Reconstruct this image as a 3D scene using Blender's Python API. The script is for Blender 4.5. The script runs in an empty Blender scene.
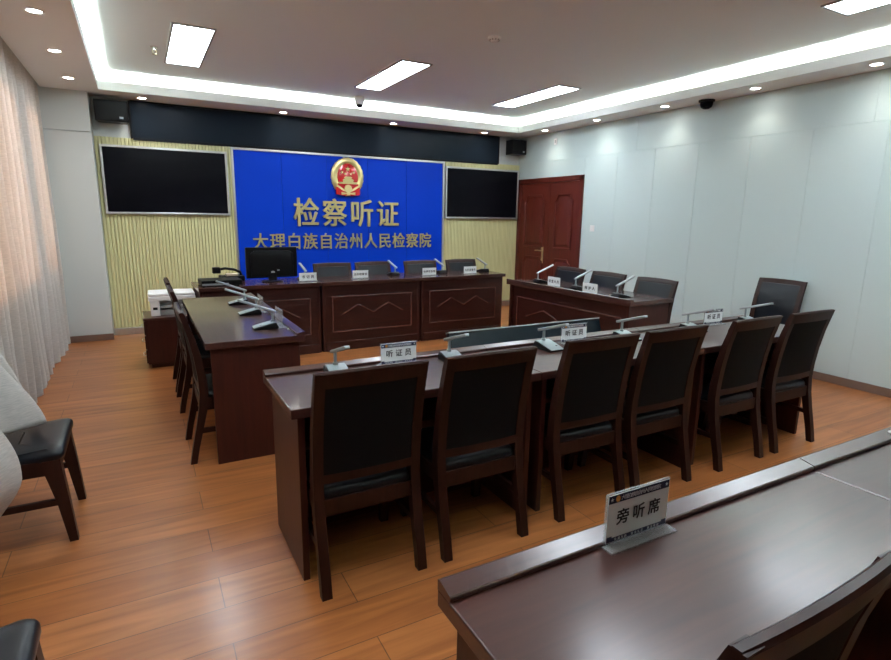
import bpy, bmesh, math, random
from mathutils import Vector, Matrix
random.seed(7)
SC = bpy.context.scene
COL = SC.collection
PI = math.pi

# ------------------------------------------------------------------ materials
def new_mat(name):
    m = bpy.data.materials.new(name); m.use_nodes = True
    return m, m.node_tree.nodes, m.node_tree.links, m.node_tree.nodes['Principled BSDF']

def mat(name, col, rough=.5, metal=0., coat=0., spec=.5, trans=0., ior=1.45, emit=None, estr=0., bump=0., bscale=200., sheen=0., coat_rough=.08):
    m, N, L, b = new_mat(name)
    b.inputs['Base Color'].default_value = (*col, 1)
    b.inputs['Roughness'].default_value = rough
    b.inputs['Metallic'].default_value = metal
    b.inputs['Coat Weight'].default_value = coat
    b.inputs['Coat Roughness'].default_value = coat_rough
    b.inputs['Specular IOR Level'].default_value = spec
    b.inputs['Transmission Weight'].default_value = trans
    b.inputs['IOR'].default_value = ior
    if emit:
        b.inputs['Emission Color'].default_value = (*emit, 1)
        b.inputs['Emission Strength'].default_value = estr
    # light procedural variation so no surface is perfectly uniform
    tc = N.new('ShaderNodeTexCoord'); nz = N.new('ShaderNodeTexNoise')
    nz.inputs['Scale'].default_value = bscale; nz.inputs['Detail'].default_value = 3
    L.new(tc.outputs['Object'], nz.inputs['Vector'])
    if bump:
        bp = N.new('ShaderNodeBump'); bp.inputs['Strength'].default_value = bump; bp.inputs['Distance'].default_value = .002
        L.new(nz.outputs['Fac'], bp.inputs['Height']); L.new(bp.outputs['Normal'], b.inputs['Normal'])
    else:
        mr = N.new('ShaderNodeMapRange'); mr.inputs['To Min'].default_value = max(rough - .03, 0); mr.inputs['To Max'].default_value = rough + .03
        L.new(nz.outputs['Fac'], mr.inputs['Value']); L.new(mr.outputs['Result'], b.inputs['Roughness'])
    return m

def wood(name, c1, c2, scale, rough=.3, coat=.5, coat_rough=.12, spec=.5):
    m, N, L, b = new_mat(name)
    tc = N.new('ShaderNodeTexCoord'); mp = N.new('ShaderNodeMapping'); mp.inputs['Scale'].default_value = scale
    nz = N.new('ShaderNodeTexNoise'); nz.inputs['Scale'].default_value = 2.2; nz.inputs['Detail'].default_value = 6; nz.inputs['Distortion'].default_value = .6
    cr = N.new('ShaderNodeValToRGB')
    cr.color_ramp.elements[0].color = (*c1, 1); cr.color_ramp.elements[1].color = (*c2, 1)
    cr.color_ramp.elements[0].position = .3; cr.color_ramp.elements[1].position = .7
    L.new(tc.outputs['Object'], mp.inputs['Vector']); L.new(mp.outputs['Vector'], nz.inputs['Vector'])
    L.new(nz.outputs['Fac'], cr.inputs['Fac']); L.new(cr.outputs['Color'], b.inputs['Base Color'])
    b.inputs['Roughness'].default_value = rough; b.inputs['Coat Weight'].default_value = coat
    b.inputs['Coat Roughness'].default_value = coat_rough; b.inputs['Specular IOR Level'].default_value = spec
    return m

DW1, DW2 = (.021, .0036, .0024), (.038, .0064, .0040)
M = {}
M['wood_x'] = wood('mahogany_lengthwise', DW1, DW2, (1.2, 14, 14), rough=.4, coat=.12, coat_rough=.2, spec=.3)
M['wood_z'] = wood('mahogany_upright', (.028, .0052, .0033), (.048, .0092, .0052), (14, 14, 1.2), rough=.42, coat=.1, coat_rough=.25, spec=.3)
M['top'] = wood('mahogany_lacquered_top', (.036, .0105, .0078), (.056, .017, .0115), (1.2, 16, 16), rough=.38, coat=.62, coat_rough=.2, spec=.3)
M['edge'] = wood('mahogany_lacquered_strip', (.036, .012, .009), (.055, .019, .014), (1.2, 16, 16), rough=.3, spec=.35, coat=.55, coat_rough=.2)
M['top_grazed'] = wood('mahogany_polished_top', (.034, .0098, .0072), (.052, .0155, .0105), (1.2, 16, 16), rough=.42, coat=.8, coat_rough=.12, spec=.25)
M['trim'] = wood('mahogany_moulding', (.095, .036, .028), (.14, .055, .044), (2, 14, 14), rough=.22, coat=.9)
M['chair'] = wood('chair_walnut', (.0145, .0036, .0022), (.027, .0066, .0038), (16, 16, 1.5), rough=.45, coat=.06, coat_rough=.2, spec=.22)
M['door'] = wood('door_cherry', (.062, .0066, .0032), (.100, .0118, .0052), (14, 14, 1.0), rough=.5, spec=.3, coat=.06, coat_rough=.25)
M['leather'] = mat('black_leather', (.0038, .0056, .0095), rough=.34, bump=.2, bscale=420, spec=.36)
M['leatherette'] = mat('matte_black_backing', (.0042, .0046, .0056), rough=.7, spec=.12, bump=.2, bscale=420)
M['wallpanel'] = mat('pale_grey_wall_board', (.54, .64, .63), rough=.75, bump=.06, bscale=60)
M['wallplain'] = mat('grey_wall_paint', (.56, .60, .585), rough=.8, bump=.06, bscale=80)
M['ceiling'] = mat('ceiling_paint', (.83, .895, .89), rough=.9, bump=.05, bscale=90)
M['soffit'] = mat('soffit_paint', (.80, .80, .775), rough=.85, bump=.05, bscale=90)
M['blue'] = mat('blue_board', (.0, .037, .47), rough=.5, spec=.12, bscale=30)
M['band'] = mat('black_gloss_header', (.008, .013, .021), rough=.3, spec=.07, bscale=20)
M['gold'] = mat('brushed_gold', (.72, .60, .27), rough=.36, metal=.85, bscale=60)
M['red'] = mat('red_enamel', (.50, .012, .015), rough=.2, coat=.6, bscale=30)
M['steel'] = mat('brushed_steel', (.62, .62, .60), rough=.3, metal=.9, bscale=90)
M['silver'] = mat('satin_silver', (.44, .49, .51), rough=.36, metal=.7, bscale=90)
M['miccap'] = mat('microphone_grey_metal', (.36, .43, .45), rough=.35, metal=.6, bscale=90)
M['blackpl'] = mat('black_plastic', (.006, .006, .0068), rough=.4, spec=.14, bscale=150)
M['screen'] = mat('black_screen', (.004, .004, .006), rough=.2, spec=.06, bscale=10)
M['screen2'] = mat('dark_tilted_screen', (.006, .012, .018), rough=.22, spec=.3, bscale=10)
M['white'] = mat('white_plastic', (.80, .80, .79), rough=.4, bscale=100)
M['greypl'] = mat('grey_plastic', (.35, .36, .36), rough=.45, bscale=100)
M['card'] = mat('white_card', (.88, .92, .91), rough=.5, bscale=60)
M['navy'] = mat('navy_print', (.012, .016, .05), rough=.5, bscale=60)
M['ink'] = mat('black_ink', (.012, .013, .015), rough=.6, bscale=60)
M['orange'] = mat('orange_badge', (.55, .22, .03), rough=.5, bscale=60)
def acrylic_mat():
    m, N, L, b = new_mat('clear_acrylic')
    b.inputs['Base Color'].default_value = (.80, .84, .86, 1); b.inputs['Roughness'].default_value = .08
    t = N.new('ShaderNodeBsdfTransparent'); t.inputs['Color'].default_value = (.94, .96, .97, 1)
    lw = N.new('ShaderNodeLayerWeight'); lw.inputs['Blend'].default_value = .35
    mr = N.new('ShaderNodeMapRange'); mr.inputs['To Min'].default_value = .22; mr.inputs['To Max'].default_value = .4
    x = N.new('ShaderNodeMixShader'); L.new(lw.outputs['Facing'], mr.inputs['Value']); L.new(mr.outputs['Result'], x.inputs[0])
    L.new(t.outputs[0], x.inputs[1]); L.new(b.outputs[0], x.inputs[2]); L.new(x.outputs[0], N['Material Output'].inputs['Surface'])
    return m
M['acrylic'] = acrylic_mat()
M['baseboard'] = mat('brown_grey_baseboard', (.22, .15, .12), rough=.3, metal=.3, bscale=40)
M['brass'] = mat('aged_brass', (.55, .47, .30), rough=.3, metal=.9, bscale=60)
M['outside'] = mat('window_frame_white', (.7, .7, .7), rough=.4, bscale=60)
M['paper'] = mat('beige_plastic', (.62, .55, .40), rough=.5, bscale=60)

def lamp_mat(name, col, s):
    m = bpy.data.materials.new(name); m.use_nodes = True
    N, L = m.node_tree.nodes, m.node_tree.links
    N.remove(N['Principled BSDF']); e = N.new('ShaderNodeEmission')
    e.inputs['Color'].default_value = (*col, 1); e.inputs['Strength'].default_value = s
    L.new(e.outputs[0], N['Material Output'].inputs['Surface'])
    return m
M['panel_light'] = lamp_mat('led_panel_light', (.87, .97, 1.06), 15)
M['led'] = lamp_mat('led_cove_strip', (.90, 1, .97), 70)
M['spot'] = lamp_mat('downlight_lens', (1, .97, .92), 22)

# floor planks run along x
def floor_mat():
    m, N, L, b = new_mat('oak_laminate_floor')
    tc = N.new('ShaderNodeTexCoord')
    br = N.new('ShaderNodeTexBrick'); br.offset = .37; br.squash = 1
    br.inputs['Scale'].default_value = 1; br.inputs['Brick Width'].default_value = 1.25; br.inputs['Row Height'].default_value = .205
    br.inputs['Mortar Size'].default_value = .0022; br.inputs['Mortar Smooth'].default_value = .2; br.inputs['Bias'].default_value = 0
    br.inputs['Color1'].default_value = (.315, .108, .031, 1); br.inputs['Color2'].default_value = (.405, .152, .048, 1); br.inputs['Mortar'].default_value = (.13, .05, .018, 1)
    L.new(tc.outputs['Object'], br.inputs['Vector'])
    mp = N.new('ShaderNodeMapping'); mp.inputs['Scale'].default_value = (.9, 11, 1)
    nz = N.new('ShaderNodeTexNoise'); nz.inputs['Scale'].default_value = 1.6; nz.inputs['Detail'].default_value = 7; nz.inputs['Distortion'].default_value = .8
    L.new(tc.outputs['Object'], mp.inputs['Vector']); L.new(mp.outputs['Vector'], nz.inputs['Vector'])
    cr = N.new('ShaderNodeValToRGB'); cr.color_ramp.elements[0].position = .3; cr.color_ramp.elements[1].position = .72
    cr.color_ramp.elements[0].color = (.62, .56, .52, 1); cr.color_ramp.elements[1].color = (1.12, 1.1, 1.06, 1)
    L.new(nz.outputs['Fac'], cr.inputs['Fac'])
    mx = N.new('ShaderNodeMix'); mx.data_type = 'RGBA'; mx.blend_type = 'MULTIPLY'; mx.inputs[0].default_value = 1
    L.new(br.outputs['Color'], mx.inputs[6]); L.new(cr.outputs['Color'], mx.inputs[7]); L.new(mx.outputs[2], b.inputs['Base Color'])
    b.inputs['Roughness'].default_value = .33; b.inputs['Specular IOR Level'].default_value = .4; b.inputs['Coat Weight'].default_value = .12; b.inputs['Coat Roughness'].default_value = .16
    bp = N.new('ShaderNodeBump'); bp.inputs['Strength'].default_value = .25; bp.inputs['Distance'].default_value = .002; bp.invert = True
    L.new(br.outputs['Fac'], bp.inputs['Height']); L.new(bp.outputs['Normal'], b.inputs['Normal'])
    return m
M['floor'] = floor_mat()
M['slat'] = wood('pale_yellow_slats', (.60, .575, .29), (.71, .68, .37), (16, 16, .9), rough=.55, coat=0)

def curtain_mat():
    m, N, L, b = new_mat('linen_curtain')
    tc = N.new('ShaderNodeTexCoord'); mp = N.new('ShaderNodeMapping'); mp.inputs['Scale'].default_value = (30, 30, 260)
    nz = N.new('ShaderNodeTexNoise'); nz.inputs['Scale'].default_value = 1; nz.inputs['Detail'].default_value = 4
    L.new(tc.outputs['Object'], mp.inputs['Vector']); L.new(mp.outputs['Vector'], nz.inputs['Vector'])
    cr = N.new('ShaderNodeValToRGB'); cr.color_ramp.elements[0].position = .3; cr.color_ramp.elements[1].position = .7
    cr.color_ramp.elements[0].color = (.50, .50, .475, 1); cr.color_ramp.elements[1].color = (.62, .62, .59, 1)
    L.new(nz.outputs['Fac'], cr.inputs['Fac']); L.new(cr.outputs['Color'], b.inputs['Base Color'])
    b.inputs['Roughness'].default_value = .9; b.inputs['Specular IOR Level'].default_value = .1
    tr = N.new('ShaderNodeBsdfTranslucent')
    cr2 = N.new('ShaderNodeValToRGB'); cr2.color_ramp.elements[0].position = .3; cr2.color_ramp.elements[1].position = .7
    cr2.color_ramp.elements[0].color = (.50, .29, .18, 1); cr2.color_ramp.elements[1].color = (.74, .46, .31, 1)
    L.new(nz.outputs['Fac'], cr2.inputs['Fac']); L.new(cr2.outputs['Color'], tr.inputs['Color'])
    mx = N.new('ShaderNodeMixShader'); mx.inputs[0].default_value = .24
    L.new(b.outputs[0], mx.inputs[1]); L.new(tr.outputs[0], mx.inputs[2])
    L.new(mx.outputs[0], N['Material Output'].inputs['Surface'])
    return m
M['curtain'] = curtain_mat()

def pane_mat():
    m = bpy.data.materials.new('window_glass'); m.use_nodes = True
    N, L = m.node_tree.nodes, m.node_tree.links
    N.remove(N['Principled BSDF'])
    t = N.new('ShaderNodeBsdfTransparent'); t.inputs['Color'].default_value = (.93, .95, .94, 1)
    g = N.new('ShaderNodeBsdfGlossy'); g.inputs['Roughness'].default_value = .02
    x = N.new('ShaderNodeMixShader'); x.inputs[0].default_value = .06
    L.new(t.outputs[0], x.inputs[1]); L.new(g.outputs[0], x.inputs[2]); L.new(x.outputs[0], N['Material Output'].inputs['Surface'])
    return m
M['pane'] = pane_mat()

# ------------------------------------------------------------------ mesh builder
class MB:
    def __init__(s): s.bm = bmesh.new()
    def merge(s, b2, mtx=None):
        if mtx is not None: b2.transform(mtx)
        me = bpy.data.meshes.new('tmp'); b2.to_mesh(me); b2.free(); s.bm.from_mesh(me); bpy.data.meshes.remove(me); return s
    def box(s, x0, x1, y0, y1, z0, z1, bev=0., seg=2, mtx=None):
        b = bmesh.new(); bmesh.ops.create_cube(b, size=1)
        for v in b.verts: v.co = Vector(((x0 + x1) / 2 + v.co.x * (x1 - x0), (y0 + y1) / 2 + v.co.y * (y1 - y0), (z0 + z1) / 2 + v.co.z * (z1 - z0)))
        if bev: bmesh.ops.bevel(b, geom=b.edges[:], offset=bev, segments=seg, profile=.5, affect='EDGES')
        return s.merge(b, mtx)
    def cyl(s, p0, p1, r0, r1=None, n=24, caps=True):
        r1 = r0 if r1 is None else r1
        p0, p1 = Vector(p0), Vector(p1); d = p1 - p0
        b = bmesh.new(); bmesh.ops.create_cone(b, cap_ends=caps, cap_tris=False, segments=n, radius1=r0, radius2=r1, depth=d.length)
        q = Vector((0, 0, 1)).rotation_difference(d.normalized()).to_matrix().to_4x4()
        return s.merge(b, Matrix.Translation((p0 + p1) / 2) @ q)
    def prism(s, poly, axis, a, b_, bev=0.):
        """poly: 2D points in the plane of the other two axes (in xyz order); extruded along axis from a to b"""
        b = bmesh.new()
        def P(u, v, w): return {'x': (w, u, v), 'y': (u, w, v), 'z': (u, v, w)}[axis]
        v0 = [b.verts.new(P(u, v, a)) for u, v in poly]; v1 = [b.verts.new(P(u, v, b_)) for u, v in poly]
        n = len(poly); b.faces.new(v0); b.faces.new(v1[::-1])
        for i in range(n): b.faces.new((v0[i], v1[i], v1[(i + 1) % n], v0[(i + 1) % n]))
        bmesh.ops.recalc_face_normals(b, faces=b.faces[:])
        if bev: bmesh.ops.bevel(b, geom=b.edges[:], offset=bev, segments=2, profile=.5, affect='EDGES')
        return s.merge(b)
    def loft(s, rings, closed=True, caps=True):
        b = bmesh.new(); R = [[b.verts.new(p) for p in r] for r in rings]; n = len(R[0])
        for a, c in zip(R, R[1:]):
            for i in range(n if closed else n - 1): b.faces.new((a[i], a[(i + 1) % n], c[(i + 1) % n], c[i]))
        if caps and closed: b.faces.new(R[0][::-1]); b.faces.new(R[-1])
        bmesh.ops.recalc_face_normals(b, faces=b.faces[:])
        return s.merge(b)
    def lathe(s, prof, n=28, mtx=None):
        """prof: (radius, z)"""
        b = bmesh.new(); rings = []
        for r, z in prof:
            rings.append([b.verts.new((r * math.cos(2 * PI * i / n), r * math.sin(2 * PI * i / n), z)) for i in range(n)])
        for a, c in zip(rings, rings[1:]):
            for i in range(n): b.faces.new((a[i], a[(i + 1) % n], c[(i + 1) % n], c[i]))
        b.faces.new(rings[0][::-1]); b.faces.new(rings[-1])
        bmesh.ops.remove_doubles(b, verts=b.verts[:], dist=1e-6)
        bmesh.ops.recalc_face_normals(b, faces=b.faces[:])
        return s.merge(b, mtx)
    def tube(s, pts, r, n=8):
        pts = [Vector(p) for p in pts]; rings = []
        for i, p in enumerate(pts):
            t = (pts[min(i + 1, len(pts) - 1)] - pts[max(i - 1, 0)]).normalized()
            a = t.orthogonal().normalized() if i == 0 else (prev - t * prev.dot(t)).normalized()
            prev = a; c = t.cross(a)
            rings.append([p + r * (math.cos(2 * PI * k / n) * a + math.sin(2 * PI * k / n) * c) for k in range(n)])
        return s.loft(rings)
    def build(s, name, m, parent=None, smooth=True, angle=.3):
        me = bpy.data.meshes.new(name); s.bm.to_mesh(me); s.bm.free()
        if smooth:
            me.polygons.foreach_set('use_smooth', [True] * len(me.polygons)); me.set_sharp_from_angle(angle=angle)
        me.materials.append(m)
        o = bpy.data.objects.new(name, me); COL.objects.link(o)
        if parent: o.parent = parent
        return o

def tag(o, label=None, cat=None, group=None, kind=None):
    if label: o['label'] = label
    if cat: o['category'] = cat
    if group: o['group'] = group
    if kind: o['kind'] = kind
    return o
def thing(name, label, cat, loc=(0, 0, 0), rz=0., group=None):
    o = bpy.data.objects.new(name, None); o.empty_display_size = .1; COL.objects.link(o)
    o.location = loc; o.rotation_euler = (0, 0, rz)
    return tag(o, label, cat, group)
def struct(name, mb, m, parent=None, **k):
    o = mb.build(name, m, parent, **k); o['kind'] = 'structure'; return o
def copy_tree(o, parent=None):
    c = o.copy(); COL.objects.link(c)
    if parent: c.parent = parent
    for ch in list(o.children): copy_tree(ch, c)
    return c
class Proto:
    """first placement uses the original, later ones are copies"""
    def __init__(s, root): s.root, s.used = root, False
    def place(s, loc, rz, label, group=None):
        o = copy_tree(s.root) if s.used else s.root
        s.used = True; o.location = loc; o.rotation_euler = (0, 0, rz); o['label'] = label
        if group: o['group'] = group
        return o

# ------------------------------------------------------------------ lettering (built-in font)
def glyphs(text, size, pitch=None, depth=.001, bold=0., res=2, wx=1., origin=(0, 0, 0)):
    """text centred on origin in the xz plane, facing -y; one bmesh"""
    out = MB(); pitch = pitch or size; n = len(text)
    for i, ch in enumerate(text):
        if ch == ' ': continue
        c = bpy.data.curves.new('t', 'FONT'); c.body = ch; c.size = size; c.extrude = depth / 2; c.resolution_u = res
        c.align_x = 'CENTER'
        o = bpy.data.objects.new('t', c); COL.objects.link(o)
        bpy.context.view_layer.update()
        me = bpy.data.meshes.new_from_object(o.evaluated_get(bpy.context.evaluated_depsgraph_get()))
        bpy.data.objects.remove(o); bpy.data.curves.remove(c)
        x = (i - (n - 1) / 2) * pitch
        b = bmesh.new(); b.from_mesh(me); bpy.data.meshes.remove(me)
        mtx = Matrix.Translation((origin[0] + x, origin[1], origin[2] - .385 * size)) @ Matrix.Scale(wx, 4, (1, 0, 0)) @ Matrix.Rotation(PI / 2, 4, 'X')
        for k, (dx, dz) in enumerate(((0, 0), (1, 0), (-1, 0), (0, .7), (0, -.7)) if bold else ((0, 0),)):
            b2 = b.copy(); out.merge(b2, Matrix.Translation((dx * bold, -.00004 * k, dz * bold)) @ mtx)
        b.free()
    return out

# ------------------------------------------------------------------ setting
HS, HC = 2.764, 2.955           # soffit, ceiling
YB = -9.4                       # wall behind the camera
XL = -6.80                      # window wall
struct('floor', MB().box(XL - .2, .15, YB - .1, .15, -.08, 0), M['floor'], smooth=False)
struct('ceiling', MB().box(XL - .2, .15, YB - .1, .15, HC, HC + .1), M['ceiling'], smooth=False)
struct('wall_back', MB().box(XL - .2, .2, .005, .2, 0, HC), M['wallplain'], smooth=False)
struct('wall_front', MB().box(XL - .2, .2, YB - .2, YB, 0, HC), M['door'], smooth=False)
# right wall: boards with shadow gaps, door opening left free
rw = MB()
DY0, DY1, DZ = -.03, -1.588, 2.104
rw.box(.0045, .2, YB, .0, 0, HC)
ys = [DY1, -2.2] + [-2.2 - .6135 * k for k in range(1, 13)]
ys = [y for y in ys if y > YB] + [YB]
G = .0014
def board(y0, y1, z0, z1): rw.box(0, .014, y1 + (.003 if abs(y1 + 3.427) < .01 else G), y0 - (.003 if abs(y0 + 3.427) < .01 else G), z0 + .0035, z1 - .0035, bev=.001, seg=1)
for a, b in zip(ys, ys[1:]): board(a, b, .075, 2.342)
board(0, DY1, DZ, 2.342)
yt = [0, -2.504, -5.144, -7.75, YB]
for a, b in zip(yt, yt[1:]): board(a, b, 2.342, HC)
struct('wall_right', rw, M['wallpanel'], smooth=False)
struct('baseboard_right', MB().box(-.012, .012, YB, DY1 - .01, 0, .075, bev=.003), M['baseboard'])
# pilaster in the far left corner
pl = MB()
pl.box(XL, -6.005, -.27, .01, 0, HC)
pl.box(XL, -6.0, -.285, .01, .075, 2.338, bev=.002, seg=1); pl.box(XL, -6.0, -.285, .01, 2.345, HC, bev=.002, seg=1)
struct('trim_1', pl, M['wallplain'], smooth=False)
struct('baseboard_left', MB().box(XL, -5.995, -.295, -.27, 0, .075, bev=.003), M['baseboard'])
struct('baseboard_back', MB().box(-5.995, -.01, -.045, .005, 0, .085, bev=.003), M['steel'])
# window wall with two window openings
W1, W2, SILL, HEAD = (-.42, -1.22), (-1.55, -3.85), .93, 2.62
W3 = (-4.3, -6.4)
wl = MB()
wl.box(XL - .2, XL, YB, .1, 0, SILL); wl.box(XL - .2, XL, YB, .1, HEAD, HC)
for a, b in ((.1, W1[0]), (W1[1], W2[0]), (W2[1], W3[0]), (W3[1], YB)): wl.box(XL - .2, XL, b, a, SILL, HEAD)
struct('wall_left', wl, M['wallplain'], smooth=False)
for k, (a, b) in enumerate((W1, W2, W3)):
    f = MB(); x0, x1 = XL - .12, XL - .06
    f.box(x0, x1, b, a, SILL, SILL + .05); f.box(x0, x1, b, a, HEAD - .05, HEAD); f.box(x0, x1, b, b + .05, SILL, HEAD); f.box(x0, x1, a - .05, a, SILL, HEAD)
    if a - b > 1.2: f.box(x0, x1, (a + b) / 2 - .03, (a + b) / 2 + .03, SILL, HEAD)
    w = struct('window_%d' % (k + 1), f, M['outside'], smooth=False)
    MB().box(XL - .095, XL - .089, b + .04, a - .04, SILL + .04, HEAD - .04).build('pane', M['pane'], w, smooth=False)

# soffit ring with fascia lip
CX0, CX1, CY1, CY0 = -5.885, -.391, -.487, -8.5
SX0 = -6.42
sf = MB()
t = .018
sf.box(SX0 + .02, CX0 - .018, YB, 0, HS, HS + t); sf.box(CX1 + .018, .0, YB, 0, HS, HS + t)
sf.box(CX0 - .018, CX1 + .018, CY1 + .018, 0, HS, HS + t); sf.box(CX0 - .018, CX1 + .018, YB, CY0 - .018, HS, HS + t)
LZ = 2.858
sf.box(CX0 - .018, CX0, CY0 - .018, CY1 + .018, HS, LZ); sf.box(CX1, CX1 + .018, CY0 - .018, CY1 + .018, HS, LZ)
sf.box(CX0, CX1, CY1, CY1 + .018, HS, LZ); sf.box(CX0, CX1, CY0 - .018, CY0, HS, LZ)
# cove back boards
q = .20
sf.box(CX0 - q - .02, CX0 - q, CY0 - q, CY1 + q, HS + t, HC); sf.box(CX1 + q, CX1 + q + .02, CY0 - q, CY1 + q, HS + t, HC)
sf.box(CX0 - q, CX1 + q, CY1 + q, CY1 + q + .02, HS + t, HC); sf.box(CX0 - q, CX1 + q, CY0 - q - .02, CY0 - q, HS + t, HC)
sf.box(SX0, SX0 + .02, YB, -.29, HS, HC)     # edge of the curtain recess
struct('trim_2', sf, M['soffit'], smooth=False)
le = MB(); e0, e1, ez = .075, .10, HS + t + .014
le.box(CX0 - e1, CX0 - e0, CY0 - e0, CY1 + e0, ez, ez + .012); le.box(CX1 + e0, CX1 + e1, CY0 - e0, CY1 + e0, ez, ez + .012)
le.box(CX0, CX1, CY1 + e0, CY1 + e1, ez, ez + .012); le.box(CX0, CX1, CY0 - e1, CY0 - e0, ez, ez + .012)
struct('trim_3', le, M['led'], smooth=False)

# door in the right wall (structure): frame, two leaves with raised panels, lever handle
fr = MB()
FW = .075
fr.box(-.022, .05, DY0 - FW, DY0, 0, DZ, bev=.004); fr.box(-.022, .05, DY1, DY1 + FW, 0, DZ, bev=.004); fr.box(-.022, .05, DY1, DY0, DZ - FW, DZ, bev=.004)
door = struct('door_1', fr, M['door'])
ym = -.862
def leaf(y0, y1):
    lf = MB().box(-.008, .012, y1 + .002, y0 - .002, .006, DZ - FW - .003, bev=.003).build('leaf', M['door'], door)
    a, b = y0 - .115, y1 + .115
    def raised(z0, z1, cut):
        poly = [(b, z0), (a, z0), (a, z1 - cut), (a - cut * .45, z1 - cut * .75), (a - cut * .75, z1 - cut * .1), (a - cut, z1), (b + cut, z1), (b + cut * .75, z1 - cut * .1), (b + cut * .45, z1 - cut * .75), (b, z1 - cut)]
        cx, cz = (a + b) / 2, (z0 + z1) / 2
        mb = MB()
        def ring(s, x): return [(x, cx + (y - cx) * s[0], cz + (z - cz) * s[1]) for y, z in poly]
        w, h = abs(a - b) / 2, (z1 - z0) / 2
        ins = lambda d: (1 - d / w, 1 - d / h)
        mb.loft([ring(ins(0), -.006), ring(ins(.004), -.022), ring(ins(.02), -.024), ring(ins(.03), -.010), ring(ins(.055), -.009), ring(ins(.085), -.021)])
        return mb.build('raised_panel', M['door'], lf, angle=.35)
    raised(1.02, 1.85, .09); raised(.16, .88, .07)
leaf(DY0 - FW, ym); leaf(ym, DY1 + FW)
hb = MB(); hy, hz = -.735, .93
hb.box(-.016, -.008, hy - .022, hy + .022, hz - .15, hz + .11, bev=.003); hb.cyl((-.016, hy, hz + .05), (-.06, hy, hz + .05), .011)
hb.tube([(-.058, hy - .005, hz + .05), (-.062, hy + .05, hz + .052), (-.058, hy + .13, hz + .048)], .009)
hb.cyl((-.016, hy, hz + .085), (-.03, hy, hz + .085), .016)
hb.cyl((-.016, hy, hz - .09), (-.026, hy, hz - .09), .012)
tag(hb.build('door_handle', M['brass'], door), 'brass lever handle')

# ------------------------------------------------------------------ back wall cladding
def slats(x0, x1, z1, label, pitch=.038):
    n = round((x1 - x0) / pitch); p = (x1 - x0) / n; pts = []
    for i in range(n):
        a = x0 + i * p
        pts += [(a, -.004), (a + p * .16, -.004), (a + p * .22, -.024), (a + p * .9, -.024), (a + p * .95, -.004)]
    pts += [(x1, -.004), (x1, .004), (x0, .004)]
    o = MB().prism(pts, 'z', .085, z1).build('slatted_wall_panel', M['slat'], None, smooth=False)
    return tag(o, label, 'wall panel', 'pale slatted wall panels')
slats(-5.998, -4.52, 2.335, 'pale yellow vertical slat panel on the window side, behind the printer')
slats(-1.43, -.004, 2.335, 'pale yellow vertical slat panel beside the red-brown door', .026)
bd = thing('blue_backdrop', 'bright blue board wall in silver edging behind the long desk', 'backdrop', (0, 0, 0))
edges = [-4.495, -3.9, -3.285, -2.68, -2.07, -1.455]
for a, b in zip(edges, edges[1:]): MB().box(a + .0015, b - .0015, -.032, .004, .087, 2.285, bev=.0015, seg=1).build('board', M['blue'], bd, smooth=False)
tr = MB(); tr.box(-4.525, -4.496, -.040, .004, .087, 2.312, bev=.004); tr.box(-1.454, -1.425, -.040, .004, .087, 2.312, bev=.004); tr.box(-4.525, -1.425, -.048, .004, 2.286, 2.314, bev=.004)
tr.build('edge_trim', M['steel'], bd)
hd = thing('header_panel', 'long glossy black header panel above the blue backdrop', 'header panel', (0, 0, 0))
MB().box(-5.60, -.445, -.030, .004, 2.345, 2.742, bev=.003).build('panel', M['band'], hd)
ff = MB(); ff.box(-5.622, -5.60, -.036, .004, 2.335, 2.752, bev=.003); ff.box(-.445, -.423, -.036, .004, 2.335, 2.752, bev=.003)
ff.box(-5.6, -.445, -.036, .004, 2.318, 2.345, bev=.003); ff.box(-5.6, -.445, -.036, .004, 2.742, 2.76, bev=.003)
ff.build('frame', M['blackpl'], hd)

def tv(x0, label):
    r = thing('wall_television', label, 'television', (x0 + .69, -.024, 1.854), 0, 'wall televisions')
    w, h = .688, .394
    mb = MB(); b = .026
    mb.box(-w, w, -.045, 0, h - b, h, bev=.004); mb.box(-w, w, -.045, 0, -h, -h + b, bev=.004)
    mb.box(-w, -w + b, -.045, 0, -h + b, h - b, bev=.004); mb.box(w - b, w, -.045, 0, -h + b, h - b, bev=.004)
    mb.build('frame', M['steel'], r)
    MB().box(-w + b, w - b, -.036, 0, -h + b, h - b).build('screen', M['screen'], r, smooth=False)
tv(-5.955, 'black wall television in a silver frame left of the blue backdrop, above the printer')
tv(-1.418, 'black wall television in a silver frame between the blue backdrop and the door')

# gold characters
sg = thing('sign_title', 'large gold raised characters 检察听证 under the emblem', 'sign', (-2.985, -.032, 1.522))
for i, ch in enumerate('检察听证'):
    glyphs(ch, .405, depth=.03, bold=.0065, res=3, wx=.9, origin=((i - 1.5) * .402, -.016, 0)).build('character', M['gold'], sg, smooth=False)
sg2 = thing('sign_name', 'row of small gold raised characters naming the office, below the large ones', 'sign', (-2.985, -.032, 1.128))
for i, ch in enumerate('大理白族自治州人民检察院'):
    glyphs(ch, .235, depth=.02, bold=.0022, res=2, wx=.9, origin=((i - 5.5) * .2235, -.011, 0)).build('character', M['gold'], sg2, smooth=False)

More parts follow.
